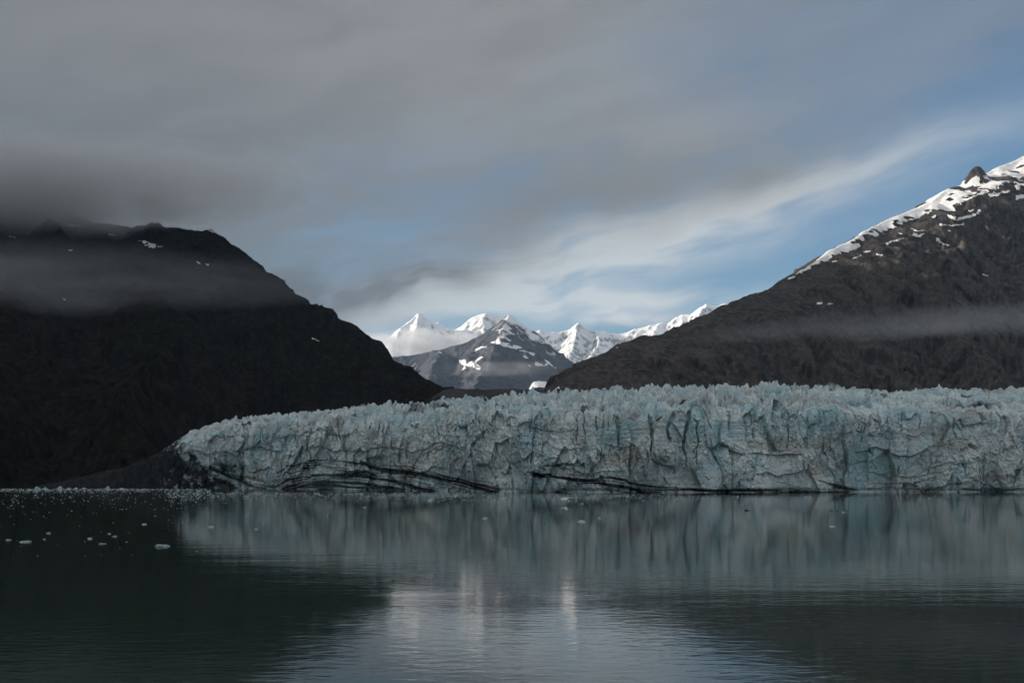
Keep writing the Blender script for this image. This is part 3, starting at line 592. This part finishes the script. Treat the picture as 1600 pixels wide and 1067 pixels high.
dirt = np.maximum(dirt, top * np.clip(fbm(X / 30, Y / 30, Z / 30, 4, 613) * 0.9 - 0.25 + 0.75 * np.exp(-((U - 660) / 90) ** 2) * sstep(Y - Yf[-1][None, :], 70, 170), 0, 1))
dirt = np.maximum(dirt, 0.30 * sstep(fbm(X / 14, Y / 14, Z / 10, 4, 617), 0.25, 0.8))
blue = np.clip(np.maximum(blue, 0.6 * sstep(fbm(X / 14, Y / 30, Z / 22, 4, 621), 0.25, 0.9)), 0, 1)
tan = 0.8 * sstep(fbm(X / 26, Y / 26, Z / 12, 4, 631), 0.30, 0.95) + 0.5 * np.exp(-(seg_dist(Uw, Ww, [(1000, 694), (1060, 690), (1110, 688)]) / 3.5) ** 2) + 0.4 * np.exp(-(seg_dist(Uw, Ww, [(862, 668), (885, 640)]) / 6) ** 2)
tan = np.clip(tan + 0.5 * np.exp(-(((U - 1090) / 18) ** 2 + ((W - 626) / 3) ** 2)) + 0.5 * np.exp(-(((U - 1236) / 12) ** 2 + ((W - 631) / 3) ** 2)), 0, 1)

glacier = empty('glacier', (0, 780, 0), label='huge blue white glacier front, crevassed and banded with dark debris, meeting the water', category='glacier')
V = np.stack([X2, Y2 - 780, Z2], -1).reshape(-1, 3)
me = raw_mesh('ice_front', V, grid_quads(*X.shape), False)
for nm, v in (('dirt', dirt), ('blue', blue), ('tan', tan)): set_attr(me, nm, v)
front = link('ice_front', me, M_ICE, glacier)

# separate ice towers standing along the upper edge
rng = random.Random(11)
def tower_mesh(k):
    r = random.Random(900 + k); n = 6; V, Q = [], []
    rings = [(0.0, 1.0), (0.45, 0.86), (0.8, 0.55), (1.0, 0.16)]; lx, ly = r.uniform(-0.35, 0.35), r.uniform(-0.2, 0.2); ph = r.random() * 6
    for z, rad in rings:
        for i in range(n):
            an = ph + i / n * 2 * math.pi; q_ = rad * r.uniform(0.72, 1.15)
            V.append((math.cos(an) * q_ * 0.5 + lx * z, math.sin(an) * q_ * 0.5 + ly * z, z * r.uniform(0.93, 1.05)))
    for a_ in range(3):
        for i in range(n): j = (i + 1) % n; Q.append((a_ * n + i, a_ * n + j, (a_ + 1) * n + j, (a_ + 1) * n + i))
    me = bpy.data.meshes.new('serac'); me.from_pydata(V, [], Q + [tuple(range(3 * n, 4 * n))]); me.update()
    me.materials.append(M_SERAC)
    return me
towers = [tower_mesh(k) for k in range(14)]
nrow = nf
for k in range(230):
    px = rng.uniform(330, 1595) if k < 150 else rng.uniform(880, 1400)
    back = rng.choice([rng.uniform(4, 40), rng.uniform(40, 195), rng.uniform(120, 195)])
    u = (px - 800) / F; i = int(np.argmin(np.abs(gx / front_y(gx) - u))); j = nf + int(np.argmin(np.abs(tr - back)))
    p = (X2[j, i], Y2[j, i], Z2[j, i]); s = rng.uniform(3.0, 7.5)
    o = bpy.data.objects.new('serac', towers[k % 14]); COL.objects.link(o); o.parent = glacier
    o.location = (p[0], p[1] - 780, p[2] - s * 0.55); o.scale = (s * rng.uniform(0.7, 1.3), s * rng.uniform(0.7, 1.2), s * rng.uniform(0.8, 1.3))
    o.rotation_euler = (rng.uniform(-0.15, 0.15), rng.uniform(-0.2, 0.2), rng.uniform(0, 6.3))

# ------------------------------------------------------------------ floating ice
def berg_mesh(name, seed, flat=0.35, peak=0.0, sub=2):
    import bmesh
    bm = bmesh.new(); bmesh.ops.create_icosphere(bm, subdivisions=sub, radius=0.5); r = random.Random(seed); o_ = r.random() * 50
    for v in bm.verts:
        c = v.co; n = vnoise(*[np.array([q_ * 3.1 + o_]) for q_ in c], seed)[0]; n2 = vnoise(*[np.array([q_ * 7.0 + o_]) for q_ in c], seed + 1)[0]
        f = 1 + 0.55 * n + 0.35 * n2; z = c.z * f * flat
        if c.z > 0: z += peak * max(0, 1 - 3.0 * math.hypot(c.x - 0.06, c.y)) * 0.5
        v.co = (c.x * f, c.y * f * 0.8, z)
    me = bpy.data.meshes.new(name); bm.to_mesh(me); bm.free(); me.materials.append(M_BERG); return me
def on_water(px, py):
    d = CAMZ * F / (py - HZ); return ((px - 800) / F * d, d)
bergs = [  # px, py of waterline, width px, height px, shape, label
    (785, 773, 10, 11, 'tall', 'upright rounded ice block standing at the foot of the ice wall'), (787, 779, 13, 4, 'flat', 'low ice cake just in front of the upright ice block'),
    (884, 779.5, 24, 4, 'flat', 'long flat floe, widest piece of ice in mid bay'), (900, 781, 8, 3, 'flat', 'short floe touching the right end of the long flat floe'),
    (881, 794.5, 13, 4, 'flat', 'small flat floe below the long flat floe'), (908, 815, 14, 6, 'peak', 'peaked ice chunk, nearest to us in mid bay'), (937, 810, 9, 4, 'peak', 'small two humped ice chunk right of the peaked chunk'),
    (758, 810, 10, 5, 'peak', 'small peaked ice chunk left of mid bay'), (252, 853.5, 20, 6, 'slab', 'largest tilted ice slab floating on the dark left water'), (40, 846.5, 20, 3.5, 'flat', 'long low floe near the left edge of the dark water'),
    (13, 843.5, 9, 3, 'flat', 'small floe nearest the left edge of the photo'), (76, 833, 7, 3.4, 'flat', 'round white floe above the long low floe'), (70, 842.5, 5, 2.4, 'flat', 'tiny floe right of the long low floe'),
    (140, 841.5, 8, 3.2, 'flat', 'white floe midway between the long low floe and the tilted slab'), (160, 849.5, 12, 2.8, 'flat', 'thin floe left of the tilted slab'), (179, 838, 8, 3, 'flat', 'bright small floe above the thin floe'),
    (170, 834, 6, 2.4, 'flat', 'fainter small floe just above the bright small floe'), (225, 819, 8, 2.6, 'flat', 'single floe above and left of the tilted slab'), (329, 823.5, 9, 4.5, 'peak', 'double ice chunk below the left part of the ice front'),
    (400, 827, 9, 4, 'peak', 'low ice chunk right of the double chunk'), (514, 805.5, 8, 3, 'flat', 'lone floe below the arched dark bands'), (672, 782, 11, 4, 'flat', 'white floe in the brash strip right of the arched bands'), (712, 775, 9, 4, 'peak', 'knobbly ice chunk in the brash strip near the end of the dark band'),
    (385, 776, 9, 3.6, 'flat', 'pale floe near the left end of the ice front'), (570, 793, 6, 3.4, 'peak', 'little pointed chunk below the middle of the arched bands'), (1319, 801, 8, 2.6, 'flat', 'white floe beside the dark driftwood on the right'),
    (1302, 822.5, 14, 2.6, 'flat', 'faint thin floe, lowest on the right side of the bay'), (1152, 776, 7, 2.5, 'flat', 'flat floe close under the right part of the ice front'), (1262, 777, 12, 2.5, 'flat', 'thin floe strip under the ice front right of centre'), (1452, 779, 6, 2.5, 'flat', 'small floe farthest right under the ice front')]
variants = {'flat': [berg_mesh('floe', 40 + i, 0.30) for i in range(4)], 'peak': [berg_mesh('floe', 50 + i, 0.30, 0.55) for i in range(4)], 'tall': [berg_mesh('floe', 61, 1.0, 0.2, 3)], 'slab': [berg_mesh('floe', 65, 0.45, 0.2, 3)], 'block': [berg_mesh('floe', 70 + i, 0.7, 0.25, 2) for i in range(3)]}
for k, (px, py, wpx, hpx, kind, label) in enumerate(bergs):
    x, y = on_water(px, py); s = wpx * 0.85 / F * y; me = variants[kind][k % len(variants[kind])]
    zs = [v.co.z for v in me.vertices]; hz = max(zs)
    o = link('ice_floe', me, None, label=label, category='ice floe', group='larger floating ice')
    o.location = (x, y, 0); o.scale = (s, s * rng.uniform(1.0, 1.8), hpx * 0.6 / F * y / hz); o.rotation_euler = (0, rng.uniform(-0.05, 0.05), rng.choice([0, math.pi]) + rng.uniform(-0.3, 0.3))
# stranded blocks along the left shore
for px, py, wpx, hpx, label in [(58, 764.5, 8, 5, 'rounded grey ice block stranded at the left shore'), (71, 764, 7, 4, 'smaller block leaning on the rounded block at the left shore'), (94, 763.5, 8, 4.5, 'pale ice block stranded a little right of the two left shore blocks'), (108, 763.5, 6, 2.5, 'low pale block on the left shore'), (119, 763.2, 5, 2.5, 'tiny pale block on the left shore'),
                                (168, 763.5, 8, 4.5, 'whitest rounded ice block on the shore before the debris slope'), (131, 763.4, 6, 2.5, 'flat grey block between the shore blocks'), (190, 764, 10, 2.5, 'long low ice block at the start of the debris margin')]:
    x, y = on_water(px, py); s = wpx / F * y; me = variants['block'][int(px) % 3] if hpx > 4 else variants['peak'][1]; hz = max(v.co.z for v in me.vertices)
    o = link('ice_block', me, None, label=label, category='ice block', group='ice blocks stranded on the left shore'); o.location = (x, y, 0); o.scale = (s, s, hpx / F * y / hz); o.rotation_euler = (0, 0, rng.uniform(0, 6))
# brash: the 270 largest as pieces, the rest as one mass
frag = [berg_mesh('fragment', 80 + i, 0.35, 0.2, 1) for i in range(6)]
def brash_spot(r):
    while True:
        z_ = r.random()
        if z_ < 0.27: px, py = r.uniform(-10, 330), 763.5 + abs(r.gauss(0, 3)) if r.random() < 0.5 else 763 + abs(r.gauss(0, 15))
        elif z_ < 0.62: px, py = r.uniform(260, 780), 769 + abs(r.gauss(0, 7))
        elif z_ < 0.70: px, py = r.gauss(690, 70), 771 + abs(r.gauss(0, 4))
        elif z_ < 0.87: px, py = r.gauss(930, 95), 772 + abs(r.gauss(0, 6))
        elif z_ < 0.93: px, py = r.uniform(0, 500), 765 + r.random() ** 1.5 * 105
        else: px, py = r.uniform(700, 1500), 773 + abs(r.gauss(0, 9))
        x, y = on_water(px, py)
        if y < front_y(x) - 6 and not (x < -330 and y > 1000): return px, py, x, y
for k in range(270):
    px, py, x, y = brash_spot(rng); s = rng.uniform(1.5, 3.6) / F * y * (1.25 if py > 800 else 1)
    if px < 330: lab, gr = (('tiny white ice fragment in the pale strip along the left shore', 'ice fragments along the left shore') if py < 769 else ('small white ice fragment among the scattered specks off the left shore', 'ice fragments off the left shore') if py < 800 else ('small white ice fragment alone on the dark open water at left', 'ice fragments on the dark open water'))
    elif px < 560: lab, gr = ('small white ice fragment below the left half of the arched dark bands', 'ice fragments below the left bands') if py < 790 else ('small white ice fragment on open water below the left end of the ice', 'ice fragments on open water left of centre')
    elif px < 800: lab, gr = 'small white ice fragment in the brash strip below the right end of the arched bands', 'ice fragments below the right bands'
    elif px < 1100: lab, gr = 'small white ice fragment in mid bay below the central dark band', 'ice fragments in mid bay'
    else: lab, gr = 'small white ice fragment scattered on the sparse right water', 'ice fragments on the right water'
    o = link('ice_fragment', frag[k % 6], None, label=lab, category='ice fragment', group=gr)
    o.location = (x, y, 0.02); o.scale = (s, s * 1.3, s * rng.uniform(0.4, 1.0)); o.rotation_euler = (0, 0, rng.uniform(0, 6.3))
Vs, Qs = [], []; base = [np.array([v.co for v in f_.vertices]) for f_ in frag]; tri = [np.array([p.vertices[:] for p in f_.polygons]) for f_ in frag]; off = 0
for k in range(4200):
    px, py, x, y = brash_spot(rng); s = rng.uniform(0.8, 2.3) / F * y
    if px < 260 and rng.random() < 0.4: py = 763 + abs(rng.gauss(0, 2.5)); x, y = on_water(px, py)
    b_ = base[k % 6]; an = rng.uniform(0, 6.3); c_, s_ = math.cos(an), math.sin(an)
    Vs.append(np.stack([x + s * (b_[:, 0] * c_ - b_[:, 1] * s_), y + s * 1.6 * (b_[:, 0] * s_ + b_[:, 1] * c_), s * b_[:, 2] * 1.0], -1)); Qs.append(tri[k % 6] + off); off += len(b_)
link('brash_ice', raw_mesh('brash_ice', np.concatenate(Vs), np.concatenate(Qs), False), M_BERG, kind='stuff', label='fine brash ice scattered over the water below the glacier', category='brash ice')
# driftwood
m, t = new_mat('wet_dark_wood'); bsdf(t, t.mix(t.noise(t.n('ShaderNodeNewGeometry').outputs['Position'], 3, 4), (0.008, 0.008, 0.007), (0.02, 0.018, 0.016)), 0.5)
def log_mesh(stub):
    V, Q = [], []
    def tube(p0, p1, r0, r1, n=7, seg=4):
        b0 = len(V); p0, p1 = Vector(p0), Vector(p1); ax = (p1 - p0).normalized(); sx = ax.orthogonal().normalized(); sy = ax.cross(sx)
        for j in range(seg + 1):
            f = j / seg; c = p0.lerp(p1, f) + Vector((0, 0, 0.05 * math.sin(f * 6))); rad = (r0 + (r1 - r0) * f) * (0.9 + 0.2 * math.sin(j * 2.3))
            for i in range(n): an = i / n * 2 * math.pi; V.append(tuple(c + sx * rad * math.cos(an) + sy * rad * math.sin(an)))
        for j in range(seg):
            for i in range(n): k2 = (i + 1) % n; Q.append((b0 + j * n + i, b0 + j * n + k2, b0 + (j + 1) * n + k2, b0 + (j + 1) * n + i))
        Q.append(tuple(range(b0 + n - 1, b0 - 1, -1))); Q.append(tuple(range(b0 + seg * n, b0 + seg * n + n)))
    tube((-0.5, 0, 0.03), (0.5, 0, 0.01), 0.06, 0.03)
    if stub: tube((-0.42, 0, 0.0), (-0.46, 0, 0.22), 0.045, 0.03); tube((-0.2, 0, 0.02), (-0.1, 0.05, 0.10), 0.03, 0.02)
    me = bpy.data.meshes.new('driftwood'); me.from_pydata(V, [], Q); me.update(); me.materials.append(m); return me
for px, py, wpx, st, label in [(1170, 797.5, 13, True, 'dark driftwood log with an upright stub on the right water'), (1300, 798, 7, False, 'short dark driftwood piece left of a white floe'), (1310, 798, 6, False, 'fainter dark driftwood piece touching the white floe on the right')]:
    x, y = on_water(px, py); s = wpx / F * y
    o = link('driftwood', log_mesh(st), None, label=label, category='driftwood'); o.location = (x, y, 0); o.scale = (s, s, s)

# ------------------------------------------------------------------ mist banks and haze
def mist(name, c, half, dens, seed, nscale, lo, hi, label, color=(0.85, 0.86, 0.88), rotz=0.0, roty=0.0, sc3=(1, 1, 1.8), flat=False):
    m, t = new_mat(name); tc = t.n('ShaderNodeTexCoord').outputs['Object']; x, y, z = t.sep(tc); pos = t.n('ShaderNodeNewGeometry').outputs['Position']
    wob = t.mul(t.sub(t.noise(pos, nscale * 0.5, 3, 0.5, 0.2), 0.5), 0.9)
    z2 = t.add(z, t.mul(wob, 1.3)); r = t.add(t.mul(x, x), t.mul(y, y), t.mul(z2, z2))
    fall = t.smooth(r, 0.08, 0.95, 1.0, 0.0)
    box = t.mul(t.smooth(t.m('ABSOLUTE', x), 0.7, 0.98, 1, 0), t.smooth(t.m('ABSOLUTE', y), 0.7, 0.98, 1, 0), t.smooth(t.m('ABSOLUTE', z), 0.7, 0.98, 1, 0))
    n = t.smooth(t.noise(t.xyz(*t.sep(pos)), nscale, 5, 0.55, 0.4, sc3), lo, hi)
    pv = t.n('ShaderNodeVolumePrincipled'); t.put(pv.inputs['Color'], color); t.put(pv.inputs['Density'], t.mul(fall, box, n, dens)); pv.inputs['Anisotropy'].default_value = 0.1
    o_ = t.n('ShaderNodeOutputMaterial'); t.t.links.new(pv.outputs[0], o_.inputs['Volume'])
    V = np.array([(i, j, k) for k in (-1, 1) for j in (-1, 1) for i in (-1, 1)], float)
    Q = np.array([[0, 2, 3, 1], [4, 5, 7, 6], [0, 1, 5, 4], [2, 6, 7, 3], [0, 4, 6, 2], [1, 3, 7, 5]])
    o = link('mist', raw_mesh('mist', V, Q, False), m, kind='stuff', label=label, category='mist')
    o.location = c; o.scale = half; o.rotation_euler = (0, roty, rotz)
    return o
mist('left_cap', (-1170, 2200, 622), (900, 270, 120), 0.016, 1, 0.006, 0.22, 0.58, 'grey cloud swallowing the top of the left mountain', color=(1.0, 1.0, 1.0))
mist('left_band', (-1000, 1640, 320), (900, 300, 50), 0.0019, 2, 0.008, 0.26, 0.62, 'thin grey mist band across the left mountain', sc3=(0.5, 1, 2.5))
mist('right_band', (860, 1800, 282), (680, 240, 22), 0.0020, 3, 0.009, 0.28, 0.64, 'thin bluish mist band across the right cliffs', roty=-0.045, sc3=(0.5, 1, 2.5))
mist('peak_cloud', (-780, 9200, 1160), (720, 420, 165), 0.0085, 4, 0.0070, 0.36, 0.62, 'white cloud lying between the far snow peaks', color=(0.96, 0.96, 0.97), sc3=(0.6, 1, 1.6))
mist('range_cloud', (900, 8300, 1270), (520, 300, 90), 0.0030, 6, 0.006, 0.36, 0.62, 'thin veil of cloud over the snow range beside the right cliffs', color=(0.96, 0.96, 0.97), sc3=(0.5, 1, 1.6))
mist('peak_wisp', (-60, 5800, 600), (420, 260, 50), 0.0012, 5, 0.007, 0.35, 0.65, 'faint wisps across the central mountain')

V = np.array([(i, j, k) for k in (-12, 2250) for j in (-5000, 13000) for i in (-7000, 6000)], float)
Q = np.array([[0, 2, 3, 1], [4, 5, 7, 6], [0, 1, 5, 4], [2, 6, 7, 3], [0, 4, 6, 2], [1, 3, 7, 5]])
m, t = new_mat('haze_air'); pv = t.n('ShaderNodeVolumePrincipled'); pv.inputs['Color'].default_value = (0.55, 0.76, 1.0, 1); pv.inputs['Density'].default_value = 0.000022; pv.inputs['Anisotropy'].default_value = 0.2
o_ = t.n('ShaderNodeOutputMaterial'); t.t.links.new(pv.outputs[0], o_.inputs['Volume'])
link('haze', raw_mesh('haze', V, Q, False), m, kind='stuff', label='thin bluish air haze over the whole bay', category='haze')
